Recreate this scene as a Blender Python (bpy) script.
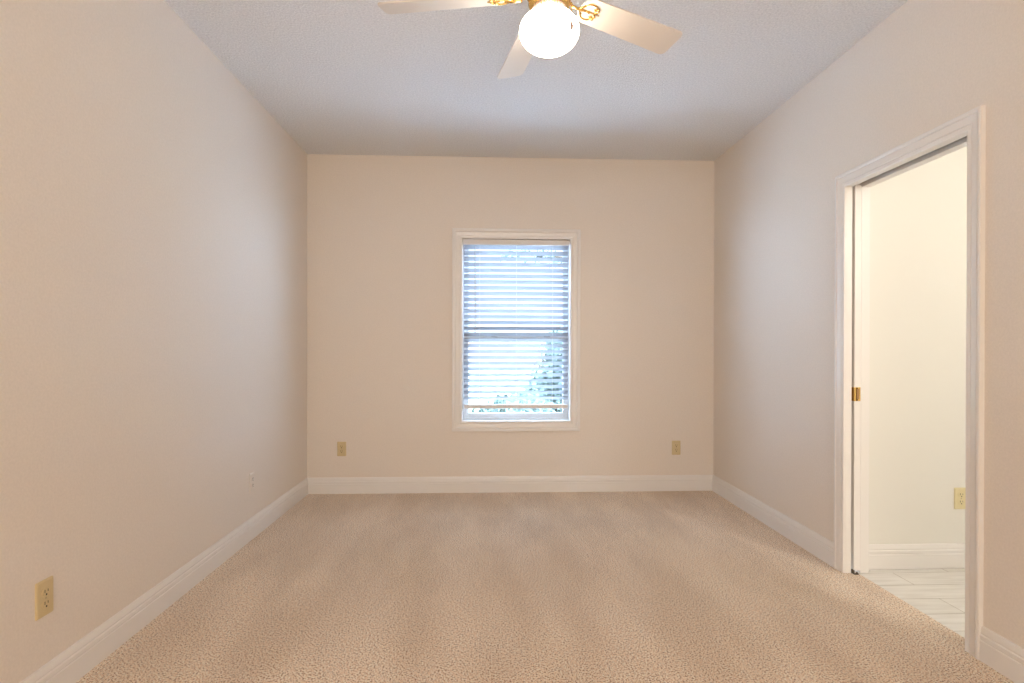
import bpy, bmesh, math, random
from mathutils import Vector, Matrix

random.seed(7)
for o in list(bpy.data.objects):
    bpy.data.objects.remove(o)
C = bpy.context.scene.collection
S = bpy.context.scene
R = math.radians

# ------------------------------------------------------------------ camera
F_PX = 564.96
YAW, PITCH, ROLL = 0.0423, -0.0031, 0.0023
cam_d = bpy.data.cameras.new('camera')
cam_d.sensor_width = 36.0
cam_d.lens = F_PX / 1024 * 36.0
cam_d.shift_y = 8.83 / 1024
cam_d.clip_start = 0.02
cam = bpy.data.objects.new('camera', cam_d)
C.objects.link(cam)
fw = Vector((math.sin(YAW) * math.cos(PITCH), math.cos(YAW) * math.cos(PITCH), math.sin(PITCH)))
rt = Vector((math.cos(YAW), -math.sin(YAW), 0))
up = rt.cross(fw)
r2 = rt * math.cos(ROLL) + up * math.sin(ROLL)
u2 = up * math.cos(ROLL) - rt * math.sin(ROLL)
M = Matrix((r2, u2, -fw)).transposed().to_4x4()
M.translation = (0, 0, 1.1763)
cam.matrix_world = M
S.camera = cam

# ------------------------------------------------------------------ view + world + lights
S.view_settings.view_transform = 'Standard'
S.view_settings.look = 'None'
S.view_settings.gamma = 1.0
S.view_settings.use_curve_mapping = False
S.view_settings.exposure = 1.27

W = bpy.data.worlds.new('World')
S.world = W
W.use_nodes = True
bg = W.node_tree.nodes['Background']
bg.inputs['Color'].default_value = (0.52, 0.70, 1.0, 1)
# hazy sky: brighter overhead and to both sides than low over the garden
_n, _l = W.node_tree.nodes, W.node_tree.links
_tc = _n.new('ShaderNodeTexCoord')
_sx = _n.new('ShaderNodeSeparateXYZ')
_l.new(_tc.outputs['Generated'], _sx.inputs[0])
_mr = _n.new('ShaderNodeMapRange')
_mr.interpolation_type = 'SMOOTHSTEP'
_mr.inputs['From Min'].default_value = 0.30
_mr.inputs['From Max'].default_value = 0.75
_mr.inputs['To Min'].default_value = 1.5
_mr.inputs['To Max'].default_value = 12.0
_l.new(_sx.outputs['Z'], _mr.inputs['Value'])
_ab = _n.new('ShaderNodeMath')
_ab.operation = 'ABSOLUTE'
_l.new(_sx.outputs['X'], _ab.inputs[0])
_ms = _n.new('ShaderNodeMapRange')
_ms.interpolation_type = 'SMOOTHSTEP'
_ms.inputs['From Min'].default_value = 0.50
_ms.inputs['From Max'].default_value = 0.95
_ms.inputs['To Min'].default_value = 0.0
_ms.inputs['To Max'].default_value = 25.0
_l.new(_ab.outputs[0], _ms.inputs['Value'])
_ad = _n.new('ShaderNodeMath')
_l.new(_mr.outputs[0], _ad.inputs[0])
_l.new(_ms.outputs[0], _ad.inputs[1])
_l.new(_ad.outputs[0], bg.inputs['Strength'])


def area(name, loc, rot, sx, sy, power, color):
    l = bpy.data.lights.new(name, 'AREA')
    l.shape = 'RECTANGLE'
    l.size, l.size_y = sx, sy
    l.energy = power
    l.color = color
    o = bpy.data.objects.new(name, l)
    o.location = loc
    o.rotation_euler = rot
    C.objects.link(o)
    return o


# warm fill light added behind the camera, mainly for the back wall
area('rear_fill', (0.2, -3.3, 1.5), (R(90), 0, 0), 2.2, 1.6, 34, (1.0, 0.87, 0.72))
# marks the far window as the way in for the sky's light (a sampling aid, gives no light itself)
pt = area('window_portal', (0.2315, 4.752, 1.328), (R(-90), 0, 0), 0.86, 1.48, 1, (1, 1, 1))
pt.data.cycles.is_portal = True
# lamp of the hall
hl = bpy.data.lights.new('hall_lamp', 'POINT')
hl.energy = 14
hl.color = (1.0, 0.97, 0.93)
hl.shadow_soft_size = 0.14
hlo = bpy.data.objects.new('hall_lamp', hl)
hlo.location = (2.75, 0.95, 2.15)
C.objects.link(hlo)

# ------------------------------------------------------------------ dimensions
XL, XR, YB, H = -1.4596, 1.8761, 4.6259, 2.74
YF = -3.50                     # wall behind the camera
WT = 0.12                      # partition thickness
DY0, DY1, DZ = 2.131, 2.888, 2.029     # clear door opening
WX0, WX1, WZ0, WZ1 = -0.211, 0.674, 0.583, 2.073   # clear window opening
HX = 3.25                      # far side of hall
HY0, HY1 = 0.2, 2.945


# ------------------------------------------------------------------ materials
def mat(name, col, rough=0.5, metal=0.0, spec=0.5, coat=0.0):
    m = bpy.data.materials.new(name)
    m.use_nodes = True
    b = m.node_tree.nodes['Principled BSDF']
    b.inputs['Base Color'].default_value = (*col, 1)
    b.inputs['Roughness'].default_value = rough
    b.inputs['Metallic'].default_value = metal
    b.inputs['Specular IOR Level'].default_value = spec
    b.inputs['Coat Weight'].default_value = coat
    return m


def nt(m):
    return m.node_tree.nodes, m.node_tree.links, m.node_tree.nodes['Principled BSDF']


def noise_bump(m, scale, strength, dist, detail=2.0, rough=0.5, tint=0.0, scale2=None):
    n, l, b = nt(m)
    tc = n.new('ShaderNodeTexCoord')
    no = n.new('ShaderNodeTexNoise')
    no.inputs['Scale'].default_value = scale
    no.inputs['Detail'].default_value = detail
    no.inputs['Roughness'].default_value = rough
    l.new(tc.outputs['Object'], no.inputs['Vector'])
    bp = n.new('ShaderNodeBump')
    bp.inputs['Strength'].default_value = strength
    bp.inputs['Distance'].default_value = dist
    l.new(no.outputs['Fac'], bp.inputs['Height'])
    l.new(bp.outputs['Normal'], b.inputs['Normal'])
    if tint:
        base = b.inputs['Base Color'].default_value[:3]
        rp = n.new('ShaderNodeValToRGB')
        rp.color_ramp.elements[0].position = 0.3
        rp.color_ramp.elements[1].position = 0.7
        rp.color_ramp.elements[0].color = (*[c * (1 - tint) for c in base], 1)
        rp.color_ramp.elements[1].color = (*[min(1, c * (1 + tint)) for c in base], 1)
        l.new(no.outputs['Fac'], rp.inputs['Fac'])
        l.new(rp.outputs['Color'], b.inputs['Base Color'])
    return m


m_wall = noise_bump(mat('wall_paint', (0.862, 0.787, 0.708), 0.5, spec=0.4), 120, 0.25, 0.002, 3, 0.6, tint=0.035)
m_hall = noise_bump(mat('hall_paint', (0.87, 0.85, 0.79), 0.55, spec=0.3), 140, 0.08, 0.002, 3)
m_ceil = noise_bump(mat('popcorn_ceiling', (0.90, 0.90, 0.92), 0.9, spec=0.1), 100, 0.8, 0.008, 3, 0.75, tint=0.13)
m_trim = mat('trim_paint', (0.90, 0.87, 0.84), 0.3)
m_vinyl = mat('window_vinyl', (0.62, 0.64, 0.66), 0.4)
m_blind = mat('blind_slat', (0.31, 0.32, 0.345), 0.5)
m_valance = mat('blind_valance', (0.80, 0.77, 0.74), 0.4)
m_wand = mat('wand_plastic', (0.35, 0.34, 0.34), 0.25)
m_cord = mat('blind_cord', (0.75, 0.73, 0.70), 0.8)
m_almond = mat('almond_plastic', (0.70, 0.57, 0.33), 0.35)
m_ivory = mat('ivory_plastic', (0.80, 0.70, 0.42), 0.35)
m_painted = mat('painted_plate', (0.85, 0.785, 0.71), 0.5)
m_slot = mat('socket_slot', (0.05, 0.035, 0.02), 0.6)
m_screw = mat('plate_screw', (0.55, 0.45, 0.28), 0.4, 0.6)
m_brass = mat('brass', (0.80, 0.52, 0.18), 0.22, 1.0)
m_fanwhite = mat('fan_white', (0.86, 0.80, 0.74), 0.35)
m_blade = mat('fan_blade_white', (0.84, 0.78, 0.72), 0.4)
m_pend = mat('pendant_frosted', (0.55, 0.40, 0.36), 0.3)
m_dark = mat('track_dark', (0.12, 0.09, 0.06), 0.6)
m_grass = noise_bump(mat('lawn', (0.20, 0.26, 0.14), 0.9), 30, 0.5, 0.02, 3, tint=0.3)
m_bounce = noise_bump(mat('pale_bounce_ground', (0.58, 0.58, 0.58), 0.9), 12, 0.1, 0.01, 3, tint=0.05)
m_bark = noise_bump(mat('bark', (0.12, 0.08, 0.05), 0.9), 30, 0.6, 0.02, 3, tint=0.3)
m_leaf = mat('leaf', (0.05, 0.072, 0.056), 0.6)
m_leaf2 = mat('leaf_shrub', (0.05, 0.075, 0.058), 0.6)

m_glass = bpy.data.materials.new('window_glass')
m_glass.use_nodes = True
n, l = m_glass.node_tree.nodes, m_glass.node_tree.links
n.clear()
out = n.new('ShaderNodeOutputMaterial')
mx = n.new('ShaderNodeMixShader')
tr = n.new('ShaderNodeBsdfTransparent')
tr.inputs[0].default_value = (0.94, 0.97, 0.96, 1)
gl = n.new('ShaderNodeBsdfGlossy')
gl.inputs['Roughness'].default_value = 0.02
lw = n.new('ShaderNodeLayerWeight')
pw = n.new('ShaderNodeMath')
pw.operation = 'POWER'
pw.inputs[1].default_value = 5.0
fr = n.new('ShaderNodeMath')
fr.operation = 'MULTIPLY_ADD'
fr.inputs[1].default_value = 0.9
fr.inputs[2].default_value = 0.03
lw.inputs['Blend'].default_value = 0.5
l.new(lw.outputs['Facing'], pw.inputs[0])
l.new(pw.outputs[0], fr.inputs[0])
l.new(fr.outputs[0], mx.inputs[0])
l.new(tr.outputs[0], mx.inputs[1])
l.new(gl.outputs[0], mx.inputs[2])
l.new(mx.outputs[0], out.inputs[0])

m_globe = mat('lit_opal_globe', (0.95, 0.93, 0.9), 0.3)
b = nt(m_globe)[2]
b.inputs['Emission Color'].default_value = (1.0, 0.86, 0.70, 1)
b.inputs['Emission Strength'].default_value = 9.0

# carpet: cut pile, tan tufts with dark gaps, brushed streaks where the pile leans
m_carpet = mat('carpet_pile', (0.5, 0.36, 0.24), 0.95, spec=0.1)
n, l, b = nt(m_carpet)
b.inputs['Sheen Weight'].default_value = 0.25
tc = n.new('ShaderNodeTexCoord')
v1 = n.new('ShaderNodeTexVoronoi'); v1.inputs['Scale'].default_value = 190
n1 = n.new('ShaderNodeTexNoise'); n1.inputs['Scale'].default_value = 155; n1.inputs['Detail'].default_value = 3; n1.inputs['Roughness'].default_value = 0.7
n2 = n.new('ShaderNodeTexNoise'); n2.inputs['Scale'].default_value = 1.6; n2.inputs['Detail'].default_value = 3
mp = n.new('ShaderNodeMapping'); mp.inputs['Scale'].default_value = (2.4, 0.7, 1); mp.inputs['Rotation'].default_value = (0, 0, R(16))
l.new(tc.outputs['Object'], mp.inputs['Vector'])
l.new(mp.outputs[0], n2.inputs['Vector'])
l.new(tc.outputs['Object'], v1.inputs['Vector'])
l.new(tc.outputs['Object'], n1.inputs['Vector'])
rp = n.new('ShaderNodeValToRGB')
e = rp.color_ramp.elements
e[0].position = 0.395; e[0].color = (0.22, 0.10, 0.05, 1)
e[1].position = 0.585; e[1].color = (1.0, 0.96, 0.86, 1)
x = e.new(0.475); x.color = (1.0, 0.74, 0.515, 1)
l.new(n1.outputs['Fac'], rp.inputs['Fac'])
mx = n.new('ShaderNodeMix'); mx.data_type = 'RGBA'; mx.blend_type = 'MULTIPLY'; mx.inputs['Factor'].default_value = 1.0
rp2 = n.new('ShaderNodeValToRGB')
rp2.color_ramp.elements[0].position = 0.40; rp2.color_ramp.elements[0].color = (0.875, 0.85, 0.825, 1)
rp2.color_ramp.elements[1].position = 0.62; rp2.color_ramp.elements[1].color = (1.0, 1.0, 1.0, 1)
l.new(n2.outputs['Fac'], rp2.inputs['Fac'])
l.new(rp.outputs['Color'], mx.inputs['A'])
l.new(rp2.outputs['Color'], mx.inputs['B'])
l.new(mx.outputs['Result'], b.inputs['Base Color'])
ad = n.new('ShaderNodeMath'); ad.operation = 'ADD'
l.new(v1.outputs['Distance'], ad.inputs[0])
l.new(n1.outputs['Fac'], ad.inputs[1])
bp = n.new('ShaderNodeBump'); bp.inputs['Strength'].default_value = 0.4; bp.inputs['Distance'].default_value = 0.006
l.new(ad.outputs[0], bp.inputs['Height'])
l.new(bp.outputs['Normal'], b.inputs['Normal'])

# hall floor: pale plank tiles
m_tile = mat('plank_tile', (0.8, 0.74, 0.66), 0.35)
n, l, b = nt(m_tile)
tc = n.new('ShaderNodeTexCoord')
br = n.new('ShaderNodeTexBrick')
br.inputs['Color1'].default_value = (0.90, 0.87, 0.82, 1)
br.inputs['Color2'].default_value = (0.86, 0.83, 0.77, 1)
br.inputs['Mortar'].default_value = (0.55, 0.50, 0.43, 1)
br.inputs['Scale'].default_value = 1.0
br.inputs['Mortar Size'].default_value = 0.0022
br.inputs['Brick Width'].default_value = 0.61
br.inputs['Row Height'].default_value = 0.152
l.new(tc.outputs['Object'], br.inputs['Vector'])
nn = n.new('ShaderNodeTexNoise'); nn.inputs['Scale'].default_value = 4; nn.inputs['Detail'].default_value = 4
mp = n.new('ShaderNodeMapping'); mp.inputs['Scale'].default_value = (1, 9, 1)
l.new(tc.outputs['Object'], mp.inputs['Vector']); l.new(mp.outputs[0], nn.inputs['Vector'])
mx = n.new('ShaderNodeMix'); mx.data_type = 'RGBA'; mx.blend_type = 'MULTIPLY'; mx.inputs['Factor'].default_value = 1
rp = n.new('ShaderNodeValToRGB')
rp.color_ramp.elements[0].position = 0.35; rp.color_ramp.elements[0].color = (0.87, 0.86, 0.84, 1)
rp.color_ramp.elements[1].position = 0.6; rp.color_ramp.elements[1].color = (1, 1, 1, 1)
l.new(nn.outputs['Fac'], rp.inputs['Fac'])
l.new(br.outputs['Color'], mx.inputs['A']); l.new(rp.outputs['Color'], mx.inputs['B'])
l.new(mx.outputs['Result'], b.inputs['Base Color'])


# ------------------------------------------------------------------ helpers
def obj(name, bm, m, parent=None, smooth=False, kind=None):
    me = bpy.data.meshes.new(name)
    bmesh.ops.recalc_face_normals(bm, faces=bm.faces)
    bm.to_mesh(me)
    bm.free()
    if smooth:
        me.polygons.foreach_set('use_smooth', [True] * len(me.polygons))
    for q in (m if isinstance(m, (list, tuple)) else [m]):
        me.materials.append(q)
    o = bpy.data.objects.new(name, me)
    C.objects.link(o)
    if parent:
        o.parent = parent
    if kind:
        o['kind'] = kind
    return o


def tag(o, label, cat, group=None):
    o['label'] = label
    o['category'] = cat
    if group:
        o['group'] = group
    return o


def empty(name, loc=(0, 0, 0), rotz=0, kind=None):
    o = bpy.data.objects.new(name, None)
    o.location = loc
    o.rotation_euler = (0, 0, rotz)
    o.empty_display_size = 0.1
    C.objects.link(o)
    if kind:
        o['kind'] = kind
    return o


def box(bm, x0, x1, y0, y1, z0, z1, bevel=0.0):
    vs = [bm.verts.new((x, y, z)) for x in (x0, x1) for y in (y0, y1) for z in (z0, z1)]
    fs = [(0, 1, 3, 2), (4, 6, 7, 5), (0, 4, 5, 1), (2, 3, 7, 6), (0, 2, 6, 4), (1, 5, 7, 3)]
    faces = [bm.faces.new([vs[i] for i in f]) for f in fs]
    if bevel:
        ed = list({e for f in faces for e in f.edges})
        bmesh.ops.bevel(bm, geom=ed, offset=bevel, segments=2, affect='EDGES', profile=0.6)
    return faces


def boxes(name, bl, m, parent=None, kind=None, bevel=0.0):
    bm = bmesh.new()
    for q in bl:
        box(bm, *q, bevel=bevel)
    return obj(name, bm, m, parent, kind=kind)


def lathe(bm, prof, seg=32, center=(0, 0), close=True):
    rings = []
    for r, z in prof:
        if r < 1e-5:
            rings.append([bm.verts.new((center[0], center[1], z))])
        else:
            rings.append([bm.verts.new((center[0] + r * math.cos(2 * math.pi * i / seg), center[1] + r * math.sin(2 * math.pi * i / seg), z)) for i in range(seg)])
    for a, b_ in zip(rings, rings[1:]):
        if len(a) == 1 and len(b_) == 1:
            continue
        for i in range(seg):
            j = (i + 1) % seg
            if len(a) == 1:
                bm.faces.new((a[0], b_[i], b_[j]))
            elif len(b_) == 1:
                bm.faces.new((a[i], a[j], b_[0]))
            else:
                bm.faces.new((a[i], a[j], b_[j], b_[i]))


def tube(bm, pts, rad, seg=8, cap=True):
    pts = [Vector(p) for p in pts]
    rings = []
    prev = None
    for i, p in enumerate(pts):
        t = (pts[min(i + 1, len(pts) - 1)] - pts[max(i - 1, 0)]).normalized()
        a = Vector((0, 0, 1)) if abs(t.z) < 0.9 else Vector((1, 0, 0))
        if prev is not None:
            a = prev
        u = (a - t * a.dot(t)).normalized()
        prev = u
        v = t.cross(u)
        r = rad[i] if isinstance(rad, (list, tuple)) else rad
        rings.append([bm.verts.new(p + (u * math.cos(2 * math.pi * k / seg) + v * math.sin(2 * math.pi * k / seg)) * r) for k in range(seg)])
    for a, b_ in zip(rings, rings[1:]):
        for i in range(seg):
            j = (i + 1) % seg
            bm.faces.new((a[i], a[j], b_[j], b_[i]))
    if cap:
        bm.faces.new(rings[0][::-1])
        bm.faces.new(rings[-1])


def frame(bm, u0, u1, v0, v1, prof, place, closed=True, vbot=None):
    """mitred moulding round a rectangle; prof = (outward offset, height off the wall)"""
    cols = []
    for (o, h) in prof:
        if closed:
            pts = [(u0 - o, v0 - o), (u0 - o, v1 + o), (u1 + o, v1 + o), (u1 + o, v0 - o)]
        else:
            pts = [(u0 - o, vbot), (u0 - o, v1 + o), (u1 + o, v1 + o), (u1 + o, vbot)]
        cols.append([bm.verts.new(place(u, v, h)) for u, v in pts])
    n_ = 4
    for a, b_ in zip(cols, cols[1:]):
        for i in range(n_ if closed else n_ - 1):
            j = (i + 1) % n_
            bm.faces.new((a[i], a[j], b_[j], b_[i]))
    if not closed:
        bm.faces.new([c[0] for c in cols])
        bm.faces.new([c[3] for c in cols][::-1])


# ------------------------------------------------------------------ shell of the room
CX = 1.945                      # where the carpet ends in the doorway
boxes('floor', [(XL - WT, XR, YF - WT, YB + 0.16, -0.12, 0), (XR, CX, DY0 - 0.02, DY1 + 0.02, -0.12, 0)], m_carpet, kind='structure')
boxes('floor_hall', [(CX, HX + 0.1, HY0 - 0.1, HY1 + 0.1, -0.12, -0.002)], m_tile, kind='structure')
boxes('ceiling', [(XL - WT, XR + 0.01, YF - WT, YB + 0.16, H, H + 0.12)], m_ceil, kind='structure')
boxes('ceiling_hall', [(XR + 0.012, HX + 0.1, HY0 - 0.1, HY1 + 0.1, H, H + 0.12)], m_hall, kind='structure')
boxes('wall_left', [(XL - WT, XL, YF - WT, YB + 0.16, 0, H)], m_wall, kind='structure')
WB = YB + 0.12
boxes('wall_back', [(XL, WX0 - 0.012, YB, WB, 0, H), (WX1 + 0.012, XR, YB, WB, 0, H),
                    (WX0 - 0.012, WX1 + 0.012, YB, WB, 0, WZ0 - 0.012), (WX0 - 0.012, WX1 + 0.012, YB, WB, WZ1 + 0.012, H)], m_wall, kind='structure')
XR2 = XR + WT
jt = 0.018
PK = DY1 + 0.83                # end of the pocket the door slides into
wr = [(XR, XR2, YF - WT, DY0 - jt, 0, H),
      (XR, XR2, DY0 - jt, PK, DZ + 0.05, H),
      (XR, XR + 0.03, DY1 + jt, PK, 0, DZ + 0.05),
      (XR2 - 0.034, XR2, DY1 + jt, PK, 0, DZ + 0.05),
      (XR, XR2, PK, YB + 0.16, 0, H)]
boxes('wall_right', wr, m_wall, kind='structure')
boxes('wall_front', [(XL, XR, YF - WT, YF, 0, H)], m_wall, kind='structure')
# hall beyond the door
boxes('wall_hall_back', [(XR2, HX, HY1, HY1 + 0.1, 0, H)], m_hall, kind='structure')
boxes('wall_hall_right', [(HX, HX + 0.1, HY0, HY1 + 0.1, 0, H)], m_hall, kind='structure')
boxes('wall_hall_front', [(XR2, HX, HY0 - 0.1, HY0, 0, H)], m_hall, kind='structure')

# ------------------------------------------------------------------ baseboards
BH = 0.130
bprof = [(0.0, 0.0), (0.015, 0.0), (0.0155, 0.076), (0.0125, 0.0785), (0.0125, 0.0815), (0.0145, 0.084), (0.0145, 0.097), (0.0105, 0.1005), (0.0105, 0.103), (0.0115, 0.107), (0.009, 0.119), (0.006, 0.128), (0.0, BH)]


def baseboard(name, segs, m=m_trim):
    """segs: list of (p0, p1, normal, mitre0, mitre1): mitre +1 shortens by the thickness (inside corner)"""
    bm = bmesh.new()
    for p0, p1, nrm, m0, m1 in segs:
        p0, p1, nrm = Vector((*p0, 0)), Vector((*p1, 0)), Vector((*nrm, 0))
        d = (p1 - p0).normalized()
        A = [bm.verts.new(p0 + nrm * t + d * (t * m0) + Vector((0, 0, z))) for t, z in bprof]
        B = [bm.verts.new(p1 + nrm * t - d * (t * m1) + Vector((0, 0, z))) for t, z in bprof]
        for i in range(len(A) - 1):
            bm.faces.new((A[i], A[i + 1], B[i + 1], B[i]))
        bm.faces.new(A[::-1])
        bm.faces.new(B)
    return obj(name, bm, m, kind='structure')


CW = 0.072                     # casing width
baseboard('baseboard_left', [((XL, YF), (XL, YB), (1, 0), 1, 1)])
baseboard('baseboard_back', [((XL, YB), (XR, YB), (0, -1), 1, 1)])
baseboard('baseboard_right', [((XR, YB), (XR, DY1 + CW), (-1, 0), 1, 0), ((XR, DY0 - CW), (XR, YF), (-1, 0), 0, 1)])
baseboard('baseboard_front', [((XR, YF), (XL, YF), (0, 1), 1, 1)])
baseboard('baseboard_hall', [((XR2 + 0.0, HY1), (HX, HY1), (0, -1), 0, 1), ((HX, HY1), (HX, HY0), (-1, 0), 1, 1)])

# ------------------------------------------------------------------ window in the back wall
cprof = [(0.0, 0.0), (0.0, 0.010), (0.004, 0.012), (0.018, 0.012), (0.021, 0.009), (0.024, 0.0125), (0.040, 0.0145), (0.050, 0.0155), (0.053, 0.012), (0.056, 0.018), (0.062, 0.0205), (0.078, 0.0205), (0.082, 0.018), (0.082, 0.0)]
win = empty('window_1', (0.2315, YB, WZ0), kind='structure')


def local(o, parent):
    o.parent = parent
    o.matrix_parent_inverse = Matrix.Translation(-parent.location) if parent.rotation_euler.z == 0 else parent.matrix_basis.inverted()


bm = bmesh.new()
frame(bm, WX0, WX1, WZ0, WZ1, cprof, lambda u, v, h: (u, YB - h, v))
local(obj('casing', bm, m_trim), win)
j = 0.012
JY = YB + 0.066
local(boxes('jamb', [(WX0 - j, WX0, YB, JY, WZ0 - j, WZ1 + j), (WX1, WX1 + j, YB, JY, WZ0 - j, WZ1 + j),
                     (WX0, WX1, YB, JY, WZ0 - j, WZ0), (WX0, WX1, YB, JY, WZ1, WZ1 + j)], m_trim), win)
fo = 0.022
FY0, FY1 = JY, JY + 0.052
local(boxes('window_frame', [(WX0 - j, WX0 + fo, FY0, FY1, WZ0 - j, WZ1 + j), (WX1 - fo, WX1 + j, FY0, FY1, WZ0 - j, WZ1 + j),
                             (WX0 + fo, WX1 - fo, FY0, FY1, WZ0 - j, WZ0 + 0.018), (WX0 + fo, WX1 - fo, FY0, FY1, WZ1 - fo, WZ1 + j)], m_vinyl, bevel=0.002), win)
ZM = 1.275
st = 0.028


def sash(name, y0, y1, z0, z1):
    a, b_ = WX0 + fo, WX1 - fo
    o = boxes(name, [(a, a + st, y0, y1, z0, z1), (b_ - st, b_, y0, y1, z0, z1), (a + st, b_ - st, y0, y1, z0, z0 + 0.04), (a + st, b_ - st, y0, y1, z1 - 0.04, z1)], m_vinyl, bevel=0.002)
    local(o, win)
    ym = (y0 + y1) / 2
    g = boxes('glass', [(a + st - 0.004, b_ - st + 0.004, ym - 0.002, ym + 0.002, z0 + 0.036, z1 - 0.036)], m_glass)
    g.parent = o
    return o


lower = sash('lower_sash', FY0 + 0.006, FY0 + 0.026, WZ0 + 0.018, ZM + 0.02)
upper = sash('upper_sash', FY0 + 0.028, FY0 + 0.048, ZM - 0.02, WZ1 - fo)
bm = bmesh.new()
for x in (0.05, 0.49):
    box(bm, x - 0.025, x + 0.025, FY0 + 0.000, FY0 + 0.0059, ZM - 0.002, ZM + 0.012, bevel=0.002)
o = obj('sash_lock', bm, m_wand); o.parent = lower

# ------------------------------------------------------------------ blind
blind = tag(empty('window_blind', (0.2325, YB + 0.042, WZ1)), 'white two-inch horizontal slat blind lowered inside the window, slats half open', 'blind')
BX0, BX1, BYC = WX0 + 0.012, WX1 - 0.012, YB + 0.042
local(boxes('valance', [(WX0 + 0.004, WX1 - 0.004, YB + 0.004, YB + 0.012, WZ1 - 0.048, WZ1 - 0.004)], m_valance, bevel=0.002), blind)
local(boxes('head_rail', [(BX0, BX1, YB + 0.016, YB + 0.066, WZ1 - 0.042, WZ1 - 0.001)], m_blind, bevel=0.002), blind)
bm = bmesh.new()
tilt = R(34)
SW, ST = 0.050, 0.0028
pitch = 0.0478
z = WZ1 - 0.062
zs = []
while z > 0.735:
    zs.append(z)
    z -= pitch
for z in zs:
    # room edge up, outer edge down, slightly crowned
    secs = []
    for s in (-0.5, -0.25, 0, 0.25, 0.5):
        crown = 0.0016 * (1 - (2 * s) ** 2)
        y = BYC + s * SW * math.cos(tilt) + crown * math.sin(tilt)
        zz = z - s * SW * math.sin(tilt) + crown * math.cos(tilt)
        secs.append((y, zz))
    ny, nz = math.sin(tilt) * ST / 2, math.cos(tilt) * ST / 2
    loop = [(y + ny, zz + nz) for y, zz in secs] + [(y - ny, zz - nz) for y, zz in reversed(secs)]
    A = [bm.verts.new((BX0, y, zz)) for y, zz in loop]
    B = [bm.verts.new((BX1, y, zz)) for y, zz in loop]
    for i in range(len(loop)):
        k = (i + 1) % len(loop)
        bm.faces.new((A[i], A[k], B[k], B[i]))
    bm.faces.new(A[::-1]); bm.faces.new(B)
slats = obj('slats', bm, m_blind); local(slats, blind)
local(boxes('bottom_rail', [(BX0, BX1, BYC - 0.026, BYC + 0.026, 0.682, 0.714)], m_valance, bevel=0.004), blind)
for x in (BX0 + 0.13, 0.2325, BX1 - 0.13):
    bm = bmesh.new()
    for dy in (-0.022, 0.022):
        tube(bm, [(x, BYC + dy, 0.71), (x, BYC + dy, WZ1 - 0.04)], 0.0007, 5)
    local(obj('ladder_cord', bm, m_cord), blind)
bm = bmesh.new()
tube(bm, [(-0.108, YB + 0.014, WZ1 - 0.05), (-0.108, YB + 0.010, WZ1 - 0.06), (-0.106, YB + 0.008, 1.33), (-0.106, YB + 0.008, 1.296)], [0.002, 0.0035, 0.0035, 0.0045], 8)
local(obj('tilt_wand', bm, m_wand), blind)

# ------------------------------------------------------------------ door opening
bm = bmesh.new()
frame(bm, DY0, DY1, 0, DZ, [(0.001 + a, h) for a, h in cprof[:-4]] + [(0.060, 0.0195), (0.068, 0.0195), (CW, 0.017), (CW, 0.0)], lambda u, v, h: (XR - h, u, v), closed=False, vbot=0.0)
obj('trim_1', bm, m_trim, kind='structure')
bm = bmesh.new()
frame(bm, DY0, DY1, 0, DZ, [(0.001 + a * 0.7, h * 0.9) for a, h in cprof], lambda u, v, h: (XR2 + h, u, v), closed=False, vbot=0.0)
obj('trim_2', bm, m_trim, kind='structure')

door = empty('door_1', (XR + WT / 2, DY1, 0), kind='structure')
ja, jb = XR - 0.001, XR + 0.032        # room side of the split jamb
jc, jd = XR + 0.082, XR2 + 0.001       # hall side
local(boxes('frame', [(ja, jd, DY0 - jt, DY0, 0, DZ + jt),
                      (ja, jb, DY1, DY1 + jt, 0, DZ + jt), (jc, jd, DY1, DY1 + jt, 0, DZ + jt),
                      (ja, jb, DY0, DY1, DZ, DZ + jt), (jc, jd, DY0, DY1, DZ, DZ + jt)], m_trim, bevel=0.001), door)
local(boxes('track', [(jb, jc, DY0, PK, DZ + 0.035, DZ + 0.045)], m_dark), door)
la, lb = XR + 0.044, XR + 0.079
leaf = boxes('door_leaf', [(la, lb, DY1 - 0.004, DY1 + 0.74, 0.014, DZ + 0.012)], m_trim, bevel=0.0015)
local(leaf, door)
ZP = 1.176 - (396 - 350.3) / 565 * 2.9
bm = bmesh.new()
xm = (la + lb) / 2
YE = DY1 - 0.004
box(bm, xm - 0.011, xm + 0.014, YE - 0.0025, YE + 0.0005, ZP - 0.036, ZP + 0.036, bevel=0.001)
box(bm, la - 0.003, la + 0.0005, YE - 0.002, YE + 0.05, ZP - 0.036, ZP + 0.036, bevel=0.001)
box(bm, la - 0.002, xm, YE - 0.0025, YE, ZP - 0.036, ZP + 0.036, bevel=0.0008)
pull = obj('edge_pull', bm, m_brass); pull.parent = leaf
pull['label'] = 'brass edge pull'
bm = bmesh.new()
box(bm, xm - 0.006, xm + 0.008, YE - 0.0032, YE - 0.002, ZP - 0.026, ZP + 0.026, bevel=0.0005)
obj('finger_lever', bm, mat('aged_brass', (0.45, 0.26, 0.13), 0.35, 1.0), pull)
bm = bmesh.new()
box(bm, XR + 0.036, XR + 0.043, DY1 - 0.014, DY1 + 0.006, 0.0, 0.020, bevel=0.001)
box(bm, XR + 0.036, XR + 0.060, DY1 - 0.022, DY1 - 0.010, 0.0, 0.006, bevel=0.001)
box(bm, XR + 0.050, XR + 0.056, DY1 - 0.020, DY1 - 0.012, 0.005, 0.012, bevel=0.001)
local(obj('floor_guide', bm, m_dark), door)


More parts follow.
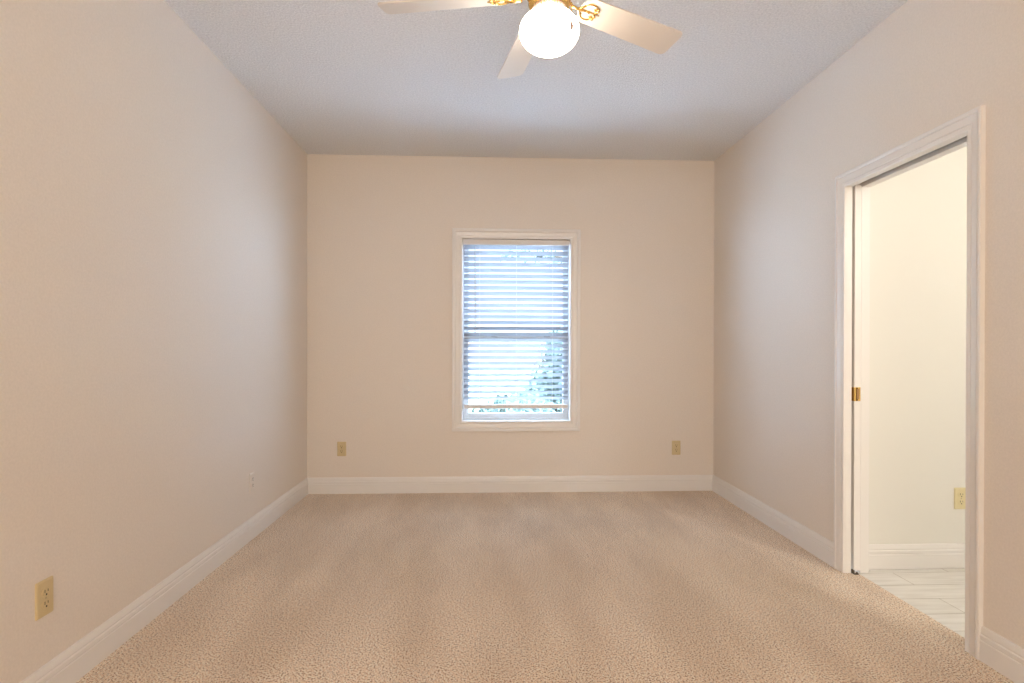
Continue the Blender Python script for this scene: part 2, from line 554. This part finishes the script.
# ------------------------------------------------------------------ outlets
def outlet(loc, rotz, label, body, face, w=0.072, h=0.116):
    """built facing -Y, back against the wall"""
    t = tag(empty('electrical_outlet', loc, rotz), label, 'outlet')
    bm = bmesh.new()
    # plate with a softly sloped rim
    ring = []
    for ins, dep in ((0, 0), (0, 0.0025), (0.0035, 0.0055), (0.008, 0.0062)):
        pts = []
        a, c = w / 2 - ins, h / 2 - ins
        rr = max(0.0045 - ins * 0.4, 0.001)
        for cx, cz, st_ in ((a - rr, c - rr, 0), (-a + rr, c - rr, 90), (-a + rr, -c + rr, 180), (a - rr, -c + rr, 270)):
            for k in range(4):
                an = R(st_ + 30 * k)
                pts.append(bm.verts.new((cx + rr * math.cos(an), -dep, cz + rr * math.sin(an))))
        ring.append(pts)
    nn_ = len(ring[0])
    for a, b_ in zip(ring, ring[1:]):
        for i in range(nn_):
            k = (i + 1) % nn_
            bm.faces.new((a[i], a[k], b_[k], b_[i]))
    bm.faces.new(ring[-1]); bm.faces.new(ring[0][::-1])
    obj('cover_plate', bm, body, t)
    for s in (1, -1):
        bm = bmesh.new()
        cz = s * 0.0195
        vs = []
        for dep in (-0.0060, -0.0085):
            rr = []
            for k in range(24):
                an = 2 * math.pi * k / 24
                x_, z_ = 0.0172 * math.cos(an), 0.0172 * math.sin(an)
                z_ = max(-0.0138, min(0.0138, z_))
                rr.append(bm.verts.new((x_, dep, cz + z_)))
            vs.append(rr)
        for k in range(24):
            bm.faces.new((vs[0][k], vs[0][(k + 1) % 24], vs[1][(k + 1) % 24], vs[1][k]))
        bm.faces.new(vs[1])
        rec = obj('receptacle', bm, face, t)
        bm = bmesh.new()
        box(bm, -0.0078, -0.0054, -0.0089, -0.0080, cz - 0.001, cz + 0.0095)
        box(bm, 0.0054, 0.0078, -0.0089, -0.0080, cz + 0.0005, cz + 0.0085)
        box(bm, -0.0028, 0.0028, -0.0089, -0.0080, cz - 0.0105, cz - 0.0045)
        obj('slots', bm, m_slot, rec)
    bm = bmesh.new()
    lathe(bm, [(0.0, 0.0), (0.0032, 0.0), (0.0028, 0.0012), (0.0, 0.0016)], 12)
    bmesh.ops.rotate(bm, verts=bm.verts, matrix=Matrix.Rotation(R(90), 3, 'X'))
    bmesh.ops.translate(bm, verts=bm.verts, vec=(0, -0.0062, 0))
    obj('screw', bm, m_screw if body is not m_painted else m_painted, t)
    return t


m_plate_r = mat('ivory_receptacle', (0.72, 0.58, 0.33), 0.35)
outlet((XL, 1.921, 0.352), R(90), 'large almond duplex outlet on left wall, nearest the camera', m_almond, m_plate_r, 0.074, 0.12)
outlet((XL, 3.556, 0.347), R(90), 'outlet painted wall colour on the left wall near the back corner', m_painted, m_painted)
outlet((-1.182, YB, 0.361), 0, 'small almond outlet on back wall left of the window', m_almond, m_plate_r)
outlet((1.561, YB, 0.356), 0, 'small almond outlet on back wall right of the window', m_almond, m_plate_r)
outlet((2.551, HY1, 0.373), 0, 'ivory outlet on the hall wall, seen through the doorway', m_ivory, m_ivory)

# ------------------------------------------------------------------ ceiling fan
FX, FY, FZ = 0.218, 2.034, 2.45
fan = tag(empty('ceiling_fan', (FX, FY, H)), 'white five-blade ceiling fan with brass trim and a lit round globe', 'ceiling fan')


def fpart(name, bm, m, parent=fan, smooth=False):
    o = obj(name, bm, m, smooth=smooth)
    if parent is fan:
        o.parent = fan
        o.location = (0, 0, 0)
    else:
        o.parent = parent
    return o


# local coordinates: z measured from the ceiling (0) downwards
zb = FZ - H
bm = bmesh.new(); lathe(bm, [(0, -0.0), (0.068, -0.0), (0.07, -0.012), (0.06, -0.035), (0.035, -0.055), (0.018, -0.06), (0, -0.06)], 40)
fpart('canopy', bm, m_fanwhite, smooth=True)
bm = bmesh.new(); lathe(bm, [(0, -0.05), (0.0125, -0.05), (0.0125, -0.14), (0, -0.14)], 20)
fpart('down_rod', bm, m_fanwhite, smooth=True)
bm = bmesh.new(); lathe(bm, [(0, -0.130), (0.03, -0.130), (0.075, -0.145), (0.108, -0.165), (0.118, -0.19), (0.118, -0.235), (0.108, -0.255), (0.085, zb + 0.018), (0, zb + 0.018)], 48)
motor = fpart('motor_housing', bm, m_fanwhite, smooth=True)
bm = bmesh.new(); lathe(bm, [(0.1185, -0.205), (0.1215, -0.207), (0.1215, -0.218), (0.1185, -0.22)], 48)
fpart('brass_band', bm, m_brass, motor, smooth=True)
bm = bmesh.new(); lathe(bm, [(0, zb + 0.018), (0.082, zb + 0.018), (0.085, zb + 0.008), (0.082, zb - 0.004), (0.0, zb - 0.004)], 40)
fpart('flywheel', bm, m_brass, smooth=True)
zg = 2.319 - H                 # centre of the globe
bm = bmesh.new(); lathe(bm, [(0, zb - 0.003), (0.052, zb - 0.003), (0.055, zb - 0.012), (0.050, zb - 0.022), (0.0, zb - 0.022)], 40)
fpart('switch_housing', bm, m_brass, smooth=True)
bm = bmesh.new(); lathe(bm, [(0, zb - 0.020), (0.052, zb - 0.020), (0.070, zb - 0.026), (0.076, zb - 0.033), (0.070, zb - 0.039), (0.054, zb - 0.044), (0.052, zb - 0.058), (0, zb - 0.058)], 48)
fit = fpart('light_fitter', bm, m_brass, smooth=True)
# scalloped white rim round the neck of the globe
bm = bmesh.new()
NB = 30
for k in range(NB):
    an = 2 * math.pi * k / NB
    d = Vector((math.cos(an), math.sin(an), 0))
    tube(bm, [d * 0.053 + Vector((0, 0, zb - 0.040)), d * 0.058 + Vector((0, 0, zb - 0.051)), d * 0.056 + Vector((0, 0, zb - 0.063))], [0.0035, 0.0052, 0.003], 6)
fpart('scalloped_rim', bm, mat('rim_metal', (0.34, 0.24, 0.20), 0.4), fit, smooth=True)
bm = bmesh.new()
GR = 0.108
prof = [(0.050, zb - 0.058)]
a0 = math.degrees(math.asin(0.050 / GR))
for k in range(0, 25):
    an = R(a0 + (180 - a0) * k / 24)
    prof.append((GR * math.sin(an) if k < 24 else 0.0, zg + GR * 0.70 * math.cos(an)))
lathe(bm, prof, 64)
globe = fpart('globe', bm, m_globe, smooth=True)
globe['label'] = 'glowing opal glass globe'

# blades
TH0 = 28.6
angs = [TH0, TH0 + 72.5, TH0 + 141.5, TH0 + 216, TH0 + 288]
PIT = -0.27
BR0, BR1 = 0.140, 0.628


def blade_mesh():
    bm = bmesh.new()
    outl = []
    w0, w1 = 0.108, 0.128
    L = BR1 - BR0
    # root end rounded, tip with soft corners, slightly raked
    for k in range(0, 9):
        an = R(90 + 180 * k / 8)
        outl.append((BR0 + 0.04 + 0.04 * math.cos(an), -0.0 + (w0 / 2) * math.sin(an)))
    # lower side to the tip
    rr = 0.022
    for k in range(0, 6):
        an = R(-90 + 90 * k / 5)
        outl.append((BR1 - rr + rr * math.cos(an), -w1 / 2 + rr + rr * math.sin(an)))
    for k in range(0, 6):
        an = R(0 + 90 * k / 5)
        outl.append((BR1 - rr + rr * math.cos(an), w1 / 2 - rr + rr * math.sin(an)))
    for zz in (0.003, -0.003):
        outl_v = [bm.verts.new((x_, y_, zz)) for x_, y_ in outl]
        bm.faces.new(outl_v)
    vs = list(bm.verts)
    n_ = len(outl)
    for i in range(n_):
        k = (i + 1) % n_
        bm.faces.new((vs[i], vs[k], vs[n_ + k], vs[n_ + i]))
    return bm


def iron_mesh():
    """brass blade iron: an arm from the motor, then open scrolls under the blade root"""
    bm = bmesh.new()
    zz = -0.0062
    tube(bm, [(0.070, 0, 0.004), (0.10, 0, 0.0), (0.135, 0, -0.008), (0.165, 0, zz - 0.004), (0.20, 0, zz)], [0.009, 0.0085, 0.0075, 0.0065, 0.005], 8)
    for s in (1, -1):
        # outer sweeping scroll
        pts = []
        for k in range(15):
            t = k / 14
            an = R(200 - 260 * t)
            r_ = 0.028 - 0.012 * t
            pts.append((0.212 + 0.012 * t + r_ * math.cos(an) * 0.9, s * (0.030 + r_ * math.sin(an) * 0.85), zz))
        tube(bm, pts, [0.0042 - 0.0016 * abs(2 * (k / 14) - 1) for k in range(15)], 6)
        tube(bm, [(0.165, 0, zz - 0.002), (0.178, s * 0.014, zz), (0.187, s * 0.030, zz)], 0.0042, 6)
        pts = []
        for k in range(10):
            t = k / 9
            an = R(-80 + 230 * t)
            pts.append((0.238 + 0.013 * math.cos(an), s * (0.018 + 0.011 * math.sin(an)), zz))
        tube(bm, pts, 0.0030, 6)
    tube(bm, [(0.195, 0, zz), (0.225, 0, zz), (0.262, 0, zz)], [0.005, 0.0036, 0.0028], 8)
    bmesh.ops.translate(bm, verts=[v for v in bm.verts if v.co.x > 0.12], vec=(-0.035, 0, 0))
    bmesh.ops.scale(bm, verts=bm.verts, vec=(1, 0.68, 1))
    for x_, y_ in ((0.180, 0.0), (0.210, 0.022), (0.210, -0.022)):
        tube(bm, [(x_, y_, zz + 0.004), (x_, y_, zz - 0.003)], 0.005, 10)
    return bm


bl0 = ir0 = None
for a in angs:
    if bl0 is None:
        ir0 = obj('blade_iron', iron_mesh(), m_brass, fan, smooth=True)
        bl0 = obj('blade', blade_mesh(), m_blade, fan)
        ir, bl = ir0, bl0
    else:
        ir, bl = ir0.copy(), bl0.copy()
        C.objects.link(ir); C.objects.link(bl)
        ir.parent = fan; bl.parent = fan
    for o in (ir, bl):
        o.matrix_local = Matrix.Translation((0, 0, zb)) @ Matrix.Rotation(R(a), 4, 'Z') @ Matrix.Rotation(PIT, 4, 'X')

# pull chains
for (px, py, up_) in ((0.035, -0.060, 0.0), (-0.03, 0.062, 0.035)):
    bm = bmesh.new()
    d = Vector((px, py, 0)).normalized()
    pts = [d * 0.055 + Vector((0, 0, zb - 0.016)), d * 0.078 + Vector((0, 0, zb - 0.022)), d * 0.098 + Vector((0, 0, zb - 0.045)), d * 0.120 + Vector((0, 0, zb - 0.085)), d * 0.1275 + Vector((0, 0, zb - 0.120)), d * 0.1275 + Vector((0, 0, zb - 0.152))]
    pts[-1].z += up_
    pts[-2].z += up_ * 0.6
    tube(bm, pts, 0.0016, 6)
    ch = fpart('pull_chain', bm, m_brass)
    bm = bmesh.new()
    c_ = d * 0.1285
    lathe(bm, [(0, zb - 0.150), (0.002, zb - 0.151), (0.0032, zb - 0.158), (0.0060, zb - 0.170), (0.0054, zb - 0.181), (0, zb - 0.183)], 14, (c_.x, c_.y))
    bmesh.ops.translate(bm, verts=bm.verts, vec=(0, 0, up_))
    fpart('pendant', bm, m_pend, ch, smooth=True)


# ------------------------------------------------------------------ outdoors
boxes('ground_bounce', [(-14, 16, YB + 0.3, 12.0, -0.42, -0.30)], m_bounce, kind='structure')  # near ground out of view, made pale to bounce daylight onto the ceiling
boxes('ground_lawn', [(-14, 16, 12.0, 40, -0.42, -0.31)], m_grass, kind='structure')


def foliage(clumps, nleaf, size, seed):
    rnd = random.Random(seed)
    bm = bmesh.new()
    tot = sum(c[3] * c[4] * c[5] for c in clumps)
    for cx, cy, cz, rx, ry, rz in clumps:
        for _ in range(int(nleaf * rx * ry * rz / tot)):
            v = Vector((rnd.gauss(0, 1), rnd.gauss(0, 1), rnd.gauss(0, 1))).normalized() * rnd.random() ** 0.4
            p = Vector((cx + v.x * rx, cy + v.y * ry, cz + v.z * rz))
            u = Vector((rnd.gauss(0, 1), rnd.gauss(0, 1), rnd.gauss(0, 1))).normalized()
            w = u.orthogonal().normalized()
            s = size * rnd.uniform(0.6, 1.3)
            a = [p - u * s, p + w * s * 0.4, p + u * s, p - w * s * 0.4]
            bm.faces.new([bm.verts.new(q) for q in a])
    return bm


def tree(name, loc, label, cat, trunk, clumps, nleaf, size, m, seed, group=None):
    t = tag(empty(name, loc), label, cat, group)
    bm = bmesh.new()
    for pts, rad in trunk:
        tube(bm, pts, rad, 8)
    obj('trunk', bm, m_bark, t)
    obj('foliage', foliage(clumps, nleaf, size, seed), m, t)
    return t


tree('garden_tree', (2.6, 9.2, -0.3), 'leafy tree outside the window, its branch seen through the upper right slats', 'tree',
     [([(0, 0, 0), (0.05, 0, 1.2), (-0.05, 0, 2.4), (0, 0.1, 3.6)], [0.16, 0.13, 0.11, 0.06]),
      ([(-0.05, 0, 2.3), (-0.7, 0, 2.75), (-1.6, 0, 3.02), (-2.2, 0, 3.0)], [0.07, 0.055, 0.04, 0.015])],
     [(0.2, 0, 3.9, 1.1, 1.0, 1.0), (-0.9, 0, 3.05, 0.6, 0.4, 0.28), (-1.75, 0, 2.98, 0.7, 0.35, 0.16)], 1700, 0.085, m_leaf, 1)
tree('garden_shrub', (1.22, 10.2, -0.3), 'tallest green shrub outside, behind the lower right of the blind', 'shrub',
     [([(0, 0, 0), (0.02, 0, 0.5), (0, 0.03, 1.2)], [0.04, 0.03, 0.015])],
     [(0.1, 0, 0.55, 0.75, 0.5, 0.5), (0.05, 0, 1.0, 0.5, 0.42, 0.4), (0.0, 0, 1.4, 0.34, 0.3, 0.35), (0.0, 0, 1.65, 0.2, 0.2, 0.22)], 2800, 0.065, m_leaf, 2, 'shrubs outside the window')
tree('garden_shrub', (0.45, 8.4, -0.3), 'low green shrub outside, seen in the gap below the blind', 'shrub',
     [([(0, 0, 0), (0.02, 0, 0.3), (0, 0.03, 0.6)], [0.03, 0.02, 0.01])],
     [(0, 0, 0.45, 0.6, 0.4, 0.42), (-0.45, 0, 0.3, 0.6, 0.4, 0.3)], 1800, 0.06, m_leaf2, 3, 'shrubs outside the window')
